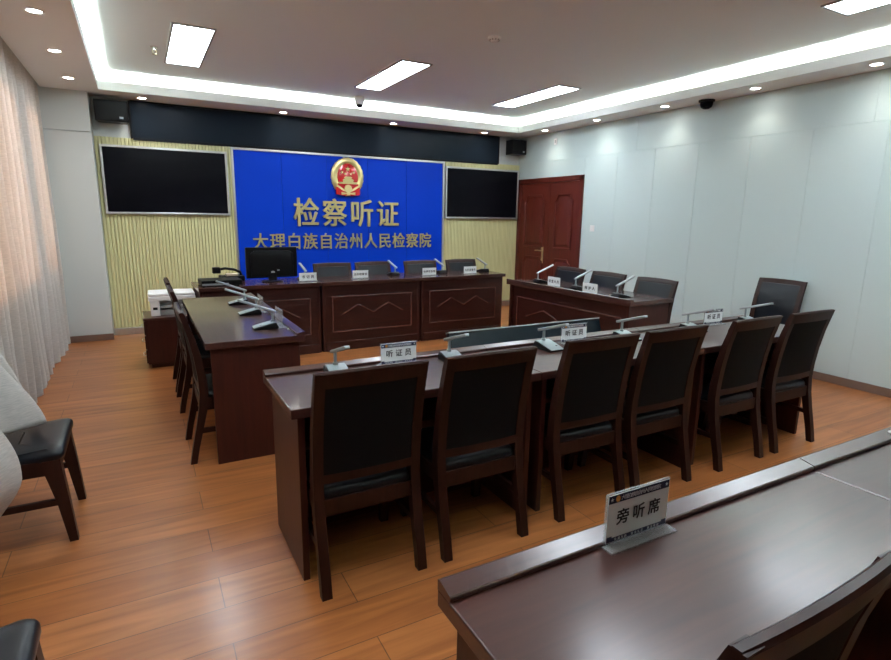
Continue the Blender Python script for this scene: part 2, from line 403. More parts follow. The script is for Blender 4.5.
# emblem
em = thing('national_emblem', 'round red and gold emblem on the blue backdrop above the gold characters', 'emblem', (-2.992, -.032, 1.995))
def disc(mb, cx, cz, rx, rz_, y0, y1, n=48, dome=0):
    def ring(s, y): return [(cx + rx * s * math.cos(2 * PI * i / n), y, cz + rz_ * s * math.sin(2 * PI * i / n)) for i in range(n)]
    rs = [ring(1, y0), ring(1, y1)]
    if dome: rs += [ring(s, y1 - dome * math.sqrt(1 - s * s)) for s in (.95, .8, .6, .35, .1)]
    return mb.loft(rs)
mb = MB(); disc(mb, 0, .02, .176, .205, -.002, -.022, dome=.03); mb.build('red_field', M['red'], em, angle=.9)
mb = MB(); n = 64; prof = [(0, -.002), (.0, -.03), (.2, -.042), (.5, -.046), (.8, -.042), (1, -.03), (1, -.002)]
rings = []
for i in range(n + 1):
    a = 2 * PI * i / n; wob = 1 + .015 * math.sin(a * 22)
    rings.append([((.142 + .094 * s) * wob * math.cos(a), y, .02 + (.170 + .092 * s) * wob * math.sin(a)) for s, y in prof])
mb.loft(rings, closed=True, caps=False); mb.build('wheat_ring', M['gold'], em, angle=.9)
def star(mb, cx, cz, r, y0, y1, rot=0):
    p = []
    for i in range(10):
        a = PI / 2 + rot + i * PI / 5; rr = r if i % 2 == 0 else r * .4
        p.append((cx + rr * math.cos(a), cz + rr * math.sin(a)))
    return mb.prism(p, 'y', y0, y1)
mb = MB(); star(mb, 0, .125, .042, -.03, -.058); mb.build('star', M['gold'], em, smooth=False)
for sx, sz, ro in ((-.085, .078, .3), (-.042, .058, .1), (.042, .058, -.1), (.085, .078, -.3)):
    mb = MB(); star(mb, sx, sz, .021, -.03, -.055, ro); mb.build('star', M['gold'], em, smooth=False)
mb = MB()
mb.box(-.135, .135, -.055, -.02, -.078, -.052, bev=.002); mb.box(-.075, .075, -.058, -.02, -.052, -.028, bev=.002)
mb.prism([(-.085, -.028), (.085, -.028), (.06, -.008), (-.06, -.008)], 'y', -.06, -.02)
mb.box(-.05, .05, -.057, -.02, -.008, .006, bev=.002); mb.prism([(-.062, .006), (.062, .006), (.04, .022), (-.04, .022)], 'y', -.06, -.02)
mb.build('gate', M['gold'], em, smooth=False)
mb = MB(); N_ = 18; poly = []
for i in range(N_ * 2):
    a = 2 * PI * i / (N_ * 2); r = .062 if i % 2 else .05; poly.append((r * math.cos(a), -.145 + r * math.sin(a)))
mb.prism(poly, 'y', -.056, -.01); mb.build('gear', M['gold'], em, smooth=False)
mb = MB()
for s in (-1, 1):
    mb.loft([[(s * x, y, z + dz) for dz, y in ((-w, -.02), (-w, -.05), (w, -.05), (w, -.02))] for x, z, w in ((.01, -.205, .02), (.05, -.212, .03), (.10, -.196, .038), (.15, -.175, .05), (.172, -.172, .052))])
    mb.loft([[(s * x, y, z + dz) for dz, y in ((-w, -.02), (-w, -.052), (w, -.052), (w, -.02))] for x, z, w in ((.0, -.15, .012), (.06, -.13, .02), (.11, -.095, .02), (.15, -.085, .012))])
mb.build('ribbon', M['red'], em, angle=.5)
mb = MB(); mb.prism([(-.10, -.188), (-.10, -.228), (-.03, -.218), (0, -.235), (.03, -.218), (.10, -.228), (.10, -.188), (.03, -.2), (0, -.185), (-.03, -.2)], 'y', -.058, -.03)
mb.build('tassel', M['gold'], em, smooth=False)

# speakers
def speaker(x, y, label, w):
    r = thing('wall_mounted_loudspeaker', label, 'loudspeaker', (x, y, 2.48), 0, 'black corner loudspeakers')
    mb = MB(); mb.prism([(-w, -.11), (w, -.11), (w * .86, .10), (-w * .86, .10)], 'z', 0, .222, bev=.006); mb.build('cabinet', M['blackpl'], r)
    MB().box(-w + .012, w - .012, -.118, -.11, .012, .21, bev=.003).build('grille', M['blackpl'], r)
    MB().box(w * .45, w * .68, -.121, -.118, .03, .052).build('badge', M['silver'], r, smooth=False)
    mb = MB(); mb.box(-.02, .02, .10, -y - .005 - .0, .09, .13); mb.box(-.06, .06, -y - .012, -y + .003, .06, .16); mb.build('bracket', M['blackpl'], r)
speaker(-5.79, -.155, 'black box loudspeaker high in the window-side corner, left of the header panel', .165)
speaker(-.195, -.155, 'black box loudspeaker high in the corner above the red-brown door', .14)

# ------------------------------------------------------------------ ceiling fittings
def panel_light(xc, y0, label):
    r = thing('ceiling_panel_light', label, 'ceiling light', (xc, y0 + .655, HC), 0, 'rectangular ceiling panel lights')
    mb = MB(); w, l = .148, .655; b = .018
    mb.box(-w - b, -w, -l - b, l + b, -.012, 0); mb.box(w, w + b, -l - b, l + b, -.012, 0); mb.box(-w, w, -l - b, -l, -.012, 0); mb.box(-w, w, l, l + b, -.012, 0)
    mb.build('frame', M['greypl'], r, smooth=False)
    MB().box(-w, w, -l, l, -.008, 0).build('diffuser', M['panel_light'], r, smooth=False)
for xc, nm in ((-5.105, 'first ceiling panel light from the curtains, beside the sprinkler'), (-3.13, 'rectangular ceiling panel light in the middle, in front of the white dome camera'), (-1.21, 'rectangular ceiling panel light in the far row, nearest the door')):
    panel_light(xc, -2.57, nm)
panel_light(-1.21, -6.67, 'ceiling panel light of the near row, cut off by the top right of the photo')
for xc, w in ((-5.105, 'window side'), (-3.13, 'middle')):
    panel_light(xc, -6.67, 'ceiling panel light of the near row over the spectator table, ' + w)

dl = thing('downlight', 'x', 'downlight', (0, 0, HS))
MB().lathe([(.056, 0), (.058, -.004), (.05, -.007), (.042, -.003), (.042, 0)]).build('ring', M['white'], dl)
MB().lathe([(.0001, 0), (.041, 0), (.041, -.0025), (.0001, -.0025)]).build('lens', M['spot'], dl)
DLP = Proto(dl)
def downlight(x, y, label, power=6):
    o = DLP.place((x, y, HS), 0, label, 'recessed round downlights in the soffit')
    l = bpy.data.lights.new('downlight_beam', 'SPOT'); l.energy = power; l.spot_size = 2.1; l.spot_blend = 1; l.shadow_soft_size = .03; l.color = (1, .95, .86)
    lo = bpy.data.objects.new('downlight_beam', l); COL.objects.link(lo); lo.location = (x, y, HS - .012)
for x, nm in ((-5.474, 'round downlight above the left wall television'), (-3.885, 'round downlight above the blue backdrop, left of the emblem'), (-2.363, 'round downlight above the blue backdrop, right of the emblem'), (-.837, 'round downlight above the wall television by the door')): downlight(x, -.225, nm)
for i, y in enumerate((-.93, -2.0, -3.09, -4.17, -5.2, -6.25, -7.3)):
    downlight(-.225, y, ['round downlight above the red-brown door', 'second round downlight along the panelled wall, counted from the door', 'round downlight by the panelled wall, next to the black dome camera on its door side', 'round downlight by the panelled wall just nearer than the black dome camera', 'nearest visible downlight by the panelled wall, at right edge of photo', 'downlight by the panelled wall over the spectator table', 'last downlight by the panelled wall'][i])
for i, y in enumerate((-.936, -1.993, -3.028, -4.07, -5.1, -6.15, -7.2)):
    downlight(-6.11, y, ['round downlight by the curtains nearest the pilaster', 'middle one of the three visible downlights by the curtains', 'nearest visible downlight by the curtains at top left of photo', 'downlight over the chair with draped curtain', 'downlight by the curtains over the aisle', 'downlight by the curtains near the spectator table', 'last downlight by the curtains'][i])

sd = thing('smoke_detector', 'small round white smoke detector on the ceiling', 'smoke detector', (-2.91, -3.6, HC))
MB().lathe([(.055, 0), (.055, -.012), (.048, -.02), (.03, -.034), (.028, -.04), (.0001, -.042)]).build('body', M['white'], sd)
mb = MB()
for i in range(10): mb.box(.036, .046, -.004, .004, -.031, -.0215, mtx=Matrix.Rotation(2 * PI * i / 10, 4, 'Z'))
mb.build('vent_slots', M['greypl'], sd, smooth=False)
sp = thing('sprinkler', 'small ceiling sprinkler head beside the first panel light', 'sprinkler', (-5.372, -1.75, HC))
MB().lathe([(.035, 0), (.035, -.004), (.014, -.008), (.012, -.025), (.0001, -.025)]).build('escutcheon', M['steel'], sp)
mb = MB(); mb.tube([(.012, 0, -.022), (.018, 0, -.04), (.0, 0, -.06)], .003); mb.tube([(-.012, 0, -.022), (-.018, 0, -.04), (.0, 0, -.06)], .003); mb.cyl((0, 0, -.06), (0, 0, -.063), .02)
mb.build('deflector', M['brass'], sp)
dc = thing('ceiling_dome_camera', 'white dome security camera hanging in front of the bright cove', 'security camera', (-3.04, -.72, HC))
MB().lathe([(.062, 0), (.064, -.02), (.062, -.05), (.05, -.085), (.044, -.09), (.0001, -.09)]).build('housing', M['white'], dc)
MB().lathe([(.043, -.088), (.042, -.10), (.034, -.116), (.018, -.126), (.0001, -.128)]).build('dome', M['screen'], dc)
bdm = thing('ceiling_dome_camera', 'black dome security camera under the soffit by the panelled wall', 'security camera', (-.125, -3.56, HS))
MB().lathe([(.082, 0), (.082, -.016), (.072, -.022), (.0001, -.022)]).build('housing', M['blackpl'], bdm)
MB().lathe([(.066, -.02), (.066, -.045), (.055, -.074), (.03, -.09), (.0001, -.095)]).build('dome', M['screen'], bdm)
sw = thing('light_switch', 'white light switch on the panelled wall beside the door', 'switch', (0, -1.815, 1.355))
MB().box(-.009, 0, -.043, .043, -.043, .043, bev=.003).build('plate', M['white'], sw)
MB().box(-.012, -.009, -.03, .03, -.032, .032, bev=.002).build('rocker', M['white'], sw)
ws = thing('wall_sensor', 'small white sensor plate on the wall above the door', 'wall plate', (0, -.918, 2.62))
MB().box(-.012, 0, -.03, .03, -.045, .045, bev=.003).build('plate', M['white'], ws)
MB().box(-.014, -.012, -.012, .012, -.02, .02, bev=.002).build('window', M['greypl'], ws)

# ------------------------------------------------------------------ desks
def desk(name, label, cat, L_, D, H, loc, rz, group, left_panel=True, right_panel=True, lip=True, topm='top_grazed', m_trim=False, over=.02, front_setback=.06, panel_gap=.03, side_back=.03):
    """local: x along the desk, +y = outer (public) side, -y = sitter's side"""
    r = thing(name, label, cat, loc, rz, group)
    T = .04; a, b = -L_ / 2, L_ / 2
    MB().box(a, b, -D / 2, D / 2, H - T, H, bev=.004).build('tabletop', M[topm], r)
    if lip:
        y1 = D / 2; y0 = y1 - .052
        mb = MB(); mb.prism([(y1, H - .002), (y1, H + .020), (y1 - .006, H + .023), (y0 + .003, H + .014), (y0, H + .011), (y0, H + .004), (y0 + .006, H - .002)], 'x', a + .001, b - .001); mb.build('edge_strip', M['edge'], r, angle=.2)
    px = panel_gap; pt = .028
    if left_panel: MB().box(a + px, a + px + pt, -D / 2 + .03, D / 2 - side_back, 0, H - T, bev=.002).build('side_panel', M['wood_z'], r)
    if right_panel: MB().box(b - px - pt, b - px, -D / 2 + .03, D / 2 - side_back, 0, H - T, bev=.002).build('side_panel', M['wood_z'], r)
    fx0 = a + (px + pt if left_panel else 0) + .0005; fx1 = b - (px + pt if right_panel else 0) - .0005
    yf = D / 2 - front_setback
    fp = MB().box(fx0, fx1, yf - .022, yf, .10, H - T, bev=.002).build('front_panel', M['wood_x'], r)
    MB().box(fx0, fx1, yf - .02, yf + .012, 0, .10, bev=.004).build('plinth', M['wood_x'], r)
    MB().box(fx0, fx1, -D / 2 + .08, yf - .023, H - T - .15, H - T - .132).build('shelf', M['wood_x'], r, smooth=False)
    if m_trim:
        mx0, mx1, z0, z1 = fx0 + .085, fx1 - .085, .215, .605
        mb = MB(); w = .011
        def bar(p, q_):
            p, q_ = Vector((p[0], 0, p[1])), Vector((q_[0], 0, q_[1])); d = q_ - p
            mb.box(-.0, d.length, yf - .003, yf + .009, -w / 2, w / 2, bev=.003, mtx=Matrix.Translation(p) @ Matrix.Rotation(-math.atan2(d.z, d.x), 4, 'Y'))
        for p, q_ in (((mx0, z0), (mx1, z0)), ((mx1, z0), (mx1, z1)), ((mx1, z1), (mx0, z1)), ((mx0, z1), (mx0, z0))): bar(p, q_)
        mb.build('moulding', M['trim'], fp, angle=.4)
        mb = MB(); c = (mx0 + mx1) / 2; hw = (mx1 - mx0) * .385
        pts = [(c - hw, .405), (c - hw / 2, .51), (c, .41), (c + hw / 2, .51), (c + hw, .405)]
        for p, q_ in zip(pts, pts[1:]): bar(p, q_)
        mb.build('zigzag_trim', M['trim'], fp, angle=.4)
    return r

# participants' table: three units, sitters face the backdrop
T2X, T2N, T2F = -5.184, -5.753, -5.211
for k, nm in enumerate(('dark mahogany table unit at window end of the six-chair row', 'middle dark mahogany table unit of the six-chair row', 'dark mahogany table unit of the six-chair row, end nearest the panelled wall')):
    desk('conference_table', nm, 'table', 1.2, T2F - T2N, .76, (T2X + .6 + 1.2 * k + (0 if k == 0 else .001 * k), (T2F + T2N) / 2, 0), 0, 'tables with the six-chair row', m_trim=True)
# spectator tables in front
for k, nm in enumerate(('large dark table nearest the camera carrying the spectator sign', 'dark table adjoining the sign table, at right edge of photo')):
    desk('conference_table', nm, 'table', 1.25, .395, .76, (-5.168 + .625 + 1.252 * k, -6.913 - .1975, 0), 0, 'spectator tables', topm='top')
desk('conference_table', 'third dark spectator table toward the panelled wall', 'table', 1.25, .395, .76, (-5.168 + .625 + 2.504, -6.913 - .1975, 0), 0, 'spectator tables', topm='top')
# desk along the window side
desk('conference_table', 'dark mahogany desk standing sideways on the window side with three microphones', 'table', 1.9, .575, .76, (-5.07, -3.485, 0), -PI / 2, None, m_trim=True)
# desk along the panelled wall
RDR = PI / 2 + math.radians(1.6)
desk('conference_table', 'dark mahogany desk in front of the red-brown door with three chairs behind', 'table', 1.82, .59, .775, (-1.628, -3.435, 0), RDR, None, m_trim=True)
# long desk below the blue backdrop, three units, turned slightly
BR = math.radians(2.0); BL = 3.66
bux, buy = math.cos(BR), math.sin(BR)       # along +x local direction in world
def bpos(s, d):                              # s metres from the right end toward the left, d metres behind the front edge
    return (-1.52 - s * bux - d * buy, -1.905 - s * buy + d * bux)
for k, nm in enumerate(('unit of the long mahogany backdrop desk at its door end', 'middle unit of the long mahogany desk below the blue backdrop', 'unit of the long backdrop desk carrying the black computer monitor')):
    x, y = bpos(.61 + 1.22 * k, .29)
    desk('long_desk', nm, 'desk', 1.219, .58, .78, (x, y, 0), PI + BR, 'long desk units below the backdrop', m_trim=True, lip=False, front_setback=.05, panel_gap=.012, side_back=.049)

# ------------------------------------------------------------------ chairs
def make_chair():
    r = thing('conference_chair', 'x', 'chair')
    cur = [(0, 0), (.018, .1), (.045, .22), (.068, .34), (.078, .44), (.074, .54), (.060, .66), (.038, .78), (.012, .88), (0, .925)]   # stile front-to-back curve (y, z)
    dep = [.036, .038, .042, .048, .05, .046, .042, .036, .03, .027]
    for s in (-1, 1):
        mb = MB(); x0, x1 = s * .178, s * .217
        mb.loft([[(x0, y, z), (x1, y, z), (x1, y + d, z), (x0, y + d, z)] for (y, z), d in zip(cur, dep)])
        mb.build('rear_leg', M['chair'], r, angle=.5)
    def yat(z):
        for (a, za), (b, zb) in zip(cur, cur[1:]):
            if za <= z <= zb: return a + (b - a) * (z - za) / (zb - za)
        return cur[-1][0]
    # top rail, bowed backward
    mb = MB(); rings = []
    for i in range(13):
        x = -.2165 + .433 * i / 12; bow = .013 * (1 - (x / .217) ** 2); cr = .006 * (1 - (x / .217) ** 2)
        rings.append([(x, yat(z) + dy - bow, z + (cr if z > .9 else 0)) for z, dy in ((.862, .002), (.89, .001), (.918, .001), (.927, .008), (.927, .022), (.918, .028), (.89, .031), (.862, .034))])
    mb.loft(rings); mb.build('top_rail', M['chair'], r, angle=.6)
    # upholstered back
    mb = MB(); rings = []
    for j in range(9):
        z = .49 + (.888 - .49) * j / 8; row_b, row_f = [], []
        for i in range(11):
            t_ = i / 10; x = -.1775 + .355 * t_; bow = .011 * (1 - (x / .217) ** 2); pf = .012 * math.sin(PI * t_) ** .5 * math.sin(PI * (j + .6) / 9.2) ** .5
            row_b.append((x, yat(z) + .015 - bow, z)); row_f.append((x, yat(z) + .036 - bow + pf, z))
        rings.append(row_b + row_f[::-1])
    mb.loft(rings); mb.build('backrest', M['leather'], r, angle=1.0)
    mb = MB(); rings = []
    for j in range(9):
        z = .49 + (.868 - .49) * j / 8; row_b, row_f = [], []
        for i in range(11):
            t_ = i / 10; x = -.1775 + .355 * t_; bow = .011 * (1 - (x / .217) ** 2); pf = .006 * math.sin(PI * t_) ** .5 * math.sin(PI * (j + .6) / 9.2) ** .5
            row_b.append((x, yat(z) + .007 - bow - pf, z)); row_f.append((x, yat(z) + .0148 - bow, z))
        rings.append(row_b + row_f[::-1])
    mb.loft(rings); mb.build('rear_panel', M['leatherette'], r, angle=1.0)
    mb = MB(); rings = []
    for i in range(11):
        x = -.1785 + .357 * i / 10; bow = .011 * (1 - (x / .217) ** 2)
        rings.append([(x, yat(z) + dy - bow, z) for z, dy in ((.455, .004), (.492, .004), (.492, .036), (.455, .036))])
    mb.loft(rings); mb.build('lower_rail', M['chair'], r, angle=.5)
    # seat frame
    mb = MB()
    mb.box(-.178, .178, .078, .102, .315, .385, bev=.002)
    for s in (-1, 1): mb.box(min(s * .185, s * .212), max(s * .185, s * .212), .10, .42, .335, .405, bev=.002)
    mb.box(-.185, .185, .405, .43, .345, .405, bev=.002)
    mb.build('seat_frame', M['chair'], r)
    # seat cushion, sloped slightly up toward the front
    mb = MB(); rings = []
    def sec(ins, z):
        w, y0, y1, rd = .222 - ins, .088 + ins, .452 - ins, .035
        pts = []
        for cx, cy, a0 in ((w - rd, y1 - rd, 0), (-w + rd, y1 - rd, 90), (-w + rd, y0 + rd, 180), (w - rd, y0 + rd, 270)):
            for k in range(5):
                a = math.radians(a0 + 90 * k / 4); x, y = cx + rd * math.cos(a), cy + rd * math.sin(a)
                wf = 1 if y > .15 else .84
                pts.append((x * wf, y, z + (y - .09) * .085))
        return pts
    for ins, z in ((.012, .372), (.004, .376), (0, .386), (0, .402), (.004, .414), (.012, .423), (.03, .429), (.08, .434), (.15, .436)): rings.append(sec(ins, z))
    mb.loft(rings); mb.build('seat', M['leather'], r, angle=1.0)
    for s in (-1, 1):
        mb = MB(); a, b = s * .168, s * .218
        mb.loft([[(a + (b - a) * (1 - u), y0, z), (b, y0, z), (b, y1, z), (a + (b - a) * (1 - u), y1, z)] for z, u, y0, y1 in ((0, .72, .432, .466), (.2, .85, .404, .452), (.345, 1, .372, .440), (.405, 1, .368, .436))])
        mb.build('front_leg', M['chair'], r, angle=.5)
        MB().box(min(s * .19, s * .212), max(s * .19, s * .212), .055, .41, .185, .215, bev=.003).build('stretcher', M['chair'], r)
    return r
chair0 = make_chair()
for c in chair0.children: c.data.transform(Matrix.Scale(1.06, 4, (1, 0, 0)))
CH = Proto(chair0)
ORD = ['at window end of the six-chair row', 'second from window end in the six-chair row', 'third from window end in the six-chair row', 'fourth from window end in the six-chair row', 'fifth from window end in the six-chair row', 'sixth in the six-chair row, nearest the panelled wall']
for x, o_, a in zip((-4.886, -4.341, -3.679, -3.145, -2.444, -1.866), ORD, (0, .01, -.01, .0, .015, -.005)):
    CH.place((x - .006, -5.862 - (.02 if x < -4 else 0), 0), a, 'dark wood black leather chair ' + o_, 'chairs at the six-chair table')
for y, o_ in zip((-2.835, -3.44, -4.075), ('nearest the door', 'middle of the three', 'nearest the camera')):
    CH.place((-1.235, y, 0), PI / 2 + .03, 'dark chair behind the desk by the door, ' + o_, 'chairs behind the desk by the door')
for x, y, o_ in zip((-3.655, -3.135, -2.495, -1.867), (-1.36, -1.335, -1.36, -1.32), ('next to the computer monitor', 'second from the computer monitor', 'third from the computer monitor', 'at the door end, before the yellow slats')):
    CH.place((x, y + .01, 0), PI + BR, 'dark chair behind the long backdrop desk, ' + o_, 'chairs behind the long backdrop desk')
for y, o_ in zip((-4.105, -3.12, -2.55), ('nearest the camera', 'in the middle', 'nearest the printer')):
    CH.place((-5.475, y, 0), -PI / 2, 'dark chair on the window side of the sideways desk, ' + o_, 'chairs at the sideways desk')
CH.place((-.068, -4.605, 0), PI / 2, 'single dark chair standing against the panelled wall past the six-chair table')
CH.place((-6.462, -4.72, 0), -PI / 2, 'dark chair by the curtains with curtain cloth draped over it', 'chairs along the curtains')
CH.place((-6.395, -6.38, 0), -PI / 2, 'dark chair by the curtains, only its seat corner showing at bottom left', 'chairs along the curtains')
CH.place((-4.745, -7.417, 0), math.radians(1), 'dark chair pushed to the spectator table at bottom right corner')

# ------------------------------------------------------------------ microphones
def make_mic(top=.112, tilt=-21, back=.02, front=-.225):
    r = thing('desk_microphone', 'x', 'microphone')      # sitter on -y side
    mb = MB(); mb.prism([(-.075, 0), (.075, 0), (.078, .016), (.066, .040), (.04, .038), (-.02, .024), (-.075, .010)], 'x', -.052, .052, bev=.002); mb.build('base', M['blackpl'], r, angle=.4)
    mb = MB(); mb.prism([(-.076, .0105), (-.02, .0245), (.04, .0385), (.062, .0405), (.062, .0435), (.04, .0415), (-.02, .0275), (-.076, .0135)], 'x', -.046, .046); mb.build('top_plate', M['miccap'], r, angle=.3)
    mb = MB(); mb.cyl((0, .05, .038), (0, .05, top), .0075); mb.cyl((0, .05, .04), (0, .05, .054), .012); mb.build('stem', M['miccap'], r)
    mb = MB(); mb.box(-.013, .013, front, back, -.007, .008, bev=.004, mtx=Matrix.Translation((0, .05, top + .002)) @ Matrix.Rotation(math.radians(tilt), 4, 'X')); hd_ = mb.build('head', M['silver'], r)
    mb = MB(); mb.box(-.009, .009, -.215, -.06, -.0078, -.0068, mtx=Matrix.Translation((0, .05, top + .002)) @ Matrix.Rotation(math.radians(tilt), 4, 'X')); mb.build('grille', M['blackpl'], hd_, smooth=False)
    MB().cyl((.028, -.03, .022), (.028, -.03, .0275), .007).build('button', M['greypl'], r)
    return r
MC = Proto(make_mic()); MC2 = Proto(make_mic(.106, -17, .045, -.2))
for x, o_ in zip((-4.865, -4.255, -3.63, -3.015, -2.395, -1.765), ('at the window end, left of the first sign', 'second from the window end', 'third, left of the middle sign', 'fourth, right of the middle sign', 'fifth, left of the last sign', 'sixth, at the end by the panelled wall')):
    MC2.place((x - .012, -5.385, .76), random.uniform(-.06, .06), 'desk microphone on the six-chair table, ' + o_, 'microphones on the six-chair table')
for y, o_ in zip((-4.13, -3.56, -3.03), ('nearest the camera', 'in the middle', 'nearest the backdrop')):
    MC.place((-4.965, y, .76), -PI / 2 + random.uniform(-.05, .05), 'desk microphone on the sideways window-side desk, ' + o_, 'microphones on the sideways desk')
for (x, y), o_ in zip(((-4.06, -1.62), (-2.955, -1.575), (-2.29, -1.545), (-1.655, -1.56)), ('beside the computer monitor', 'second from the computer monitor', 'third from the computer monitor', 'at the door end')):
    MC2.place((x, y, .78), PI + BR, 'desk microphone on the long backdrop desk, ' + o_, 'microphones on the long backdrop desk')
for (x, y), o_ in zip(((-1.70, -2.86), (-1.70, -3.48), (-1.74, -4.09)), ('nearest the door', 'in the middle', 'nearest the camera')):
    MC.place((x, y, .775), PI / 2, 'desk microphone on the desk by the door, ' + o_, 'microphones on the desk by the door')

# ------------------------------------------------------------------ name plates (face local -y)
def plate(label, loc, rz, text, w=.2, h=.105, size=.045, full=False, blank=False, pitch=None, group=None):
    r = thing('name_plate', label, 'name plate', loc, rz, group)
    MB().box(-w / 2 - .006, w / 2 + .006, -.034, .034, 0, .006, bev=.0015).build('base', M['acrylic'], r)
    MB().box(-w / 2, w / 2, -.003, .003, .006, h + .012, bev=.0008, seg=1).build('holder', M['acrylic'], r)
    if blank: return r
    z0, z1 = .010, h + .009; zc = (z0 + z1) / 2
    cd = MB().box(-w / 2 + .003, w / 2 - .003, -.0042, -.0032, z0, z1).build('card', M['card'], r, smooth=False)
    if full:
        zc += .001
        b1 = MB().box(-w / 2 + .004, w / 2 - .004, -.0048, -.0043, z1 - .020, z1 - .001).build('header_band', M['navy'], cd, smooth=False)
        b2 = MB().box(-w / 2 + .016, w / 2 - .016, -.0048, -.0043, z0 + .001, z0 + .011)
        b2.box(-w / 2 + .004, -w / 2 + .02, -.0048, -.0043, z0 + .001, z0 + .015); b2.box(w / 2 - .02, w / 2 - .004, -.0048, -.0043, z0 + .001, z0 + .015)
        b2.build('footer_band', M['navy'], cd, smooth=False)
        glyphs('大理白族自治州人民检察院', .0125, .0104, .0003, res=1, origin=(.004, -.0051, z1 - .0105)).build('small_lettering', M['card'], cd, smooth=False)
        glyphs('忠诚为民 担当公正 廉洁奉公', .007, .0105, .0003, res=1, origin=(0, -.0051, z0 + .006)).build('small_lettering', M['card'], cd, smooth=False)
        mb = MB(); disc(mb, -w / 2 + .031, z1 - .0105, .0068, .0075, -.0049, -.0053, n=16); mb.build('badge', M['orange'], cd, smooth=False)
        mb = MB()
        for sx in (-w / 2 + .013, w / 2 - .013): star(mb, sx, z1 - .0105, .005, -.0049, -.0053)
        mb.build('star', M['card'], cd, smooth=False)
    glyphs(text, size, pitch or size * 1.25, .0004, bold=size * .022, res=2 if full else 1, origin=(0, -.0052, zc)).build('lettering', M['ink'], cd, smooth=False)
    return r
plate('white sign 旁听席 on a clear stand on the nearest table', (-4.67, -6.965, .76), -.01, '旁听席', w=.2, h=.118, size=.04, full=True, pitch=.05)
for x, y, o_ in ((-4.545, -5.318, 'leftmost of the three, over the first chair'), (-3.395, -5.31, 'middle of the three, over the third chair'), (-2.09, -5.30, 'over the gap between fourth and fifth chairs')):
    plate('white sign 听证员 on the six-chair table, ' + o_, (x, y, .76), -.02, '听证员', w=.195, h=.102, size=.038, full=True, pitch=.05, group='signs on the six-chair table')
for x, y, tx, o_ in ((-4.075, -1.855, '书记员', 'right beside the computer monitor'), (-3.455, -1.79, '主办检察官', 'second from the monitor'), (-2.565, -1.775, '检察官助理', 'third from the monitor'), (-1.98, -1.77, '人民监督员', 'at the door end')):
    plate('small white name plate on the long backdrop desk, ' + o_, (x, y, .78), BR, tx, w=.195, h=.085, size=.036 if len(tx) == 3 else .03, pitch=.05 if len(tx) == 3 else .033, group='name plates on the long backdrop desk')
for x, y, tx, o_ in ((-1.80, -3.20, '侦查人员', 'nearer the door'), (-1.835, -3.78, '辩护人', 'nearer the camera')):
    plate('small white name plate on the desk by the door, ' + o_, (x, y, .775), -PI / 2 + .02, tx, w=.2, h=.092, size=.036, pitch=.042 if len(tx) == 4 else .05, group='name plates on the desk by the door')
for y, o_ in ((-4.09, 'nearer the camera'), (-3.45, 'farther from the camera')):
    plate('empty clear acrylic name stand on the sideways desk, ' + o_, (-4.865, y, .76), PI / 2, '', w=.2, h=.11, blank=True, group='clear stands on the sideways desk')
# white cable tags lying beside microphones
tg = MB().lathe([(.0001, 0), (.013, 0), (.014, .003), (.011, .005), (.0001, .005)], n=16).build('cable_clip', M['white'])
tag(tg, 'x', 'cable clip', 'white cable clips on the desks')
for i, (x, y, o_) in enumerate(((-4.27, -5.315, 'left of the second microphone'), (-3.66, -5.30, 'left of the third microphone'), (-3.03, -5.31, 'left of the fourth microphone'), (-2.42, -5.30, 'left of the fifth microphone'), (-1.80, -5.30, 'left of the sixth microphone'))):
    o = tg if i == 0 else tg.copy()
    if i: COL.objects.link(o)
    o.location = (x, y, .76); o['label'] = 'small white cable clip on the six-chair table, ' + o_
o = tg.copy(); COL.objects.link(o); o.location = (-4.83, -4.22, .76); o['label'] = 'small white cable clip on the sideways desk corner'
o = tg.copy(); COL.objects.link(o); o.location = (-3.915, -7.03, .76)
o.location = (-3.40, -6.945, .7785); o['label'] = 'small white cable clip on the raised edge of the spectator table, right edge of photo'

# ------------------------------------------------------------------ computer monitor on the long desk
mo = thing('computer_monitor', 'black computer monitor standing on the long backdrop desk', 'monitor', (-4.42, -1.72, .78), BR)
MB().box(-.265, .265, -.022, .018, .045, .365, bev=.006).build('casing', M['blackpl'], mo)
mb = MB(); mb.prism([(-.22, .06), (.22, .06), (.22, .30), (.18, .33), (-.18, .33), (-.22, .30)], 'y', -.036, -.02, bev=.004); mb.build('rear_cover', M['blackpl'], mo, angle=.4)
MB().box(-.258, .258, .018, .020, .06, .357).build('screen', M['screen'], mo, smooth=False)
mb = MB(); mb.lathe([(.0001, 0), (.115, 0), (.115, .006), (.09, .014), (.03, .018), (.0001, .018)], n=32, mtx=Matrix.Scale(.75, 4, (0, 1, 0))); mb.box(-.04, .04, -.04, .0, .015, .10, bev=.006); mb.build('stand', M['blackpl'], mo)
mb = MB(); disc(mb, 0, .105, .02, .013, -.036, -.038, n=24); mb.build('badge', M['greypl'], mo, smooth=False)
MB().box(.045, .07, -.038, -.036, .118, .13).build('sticker', M['silver'], mo, smooth=False)
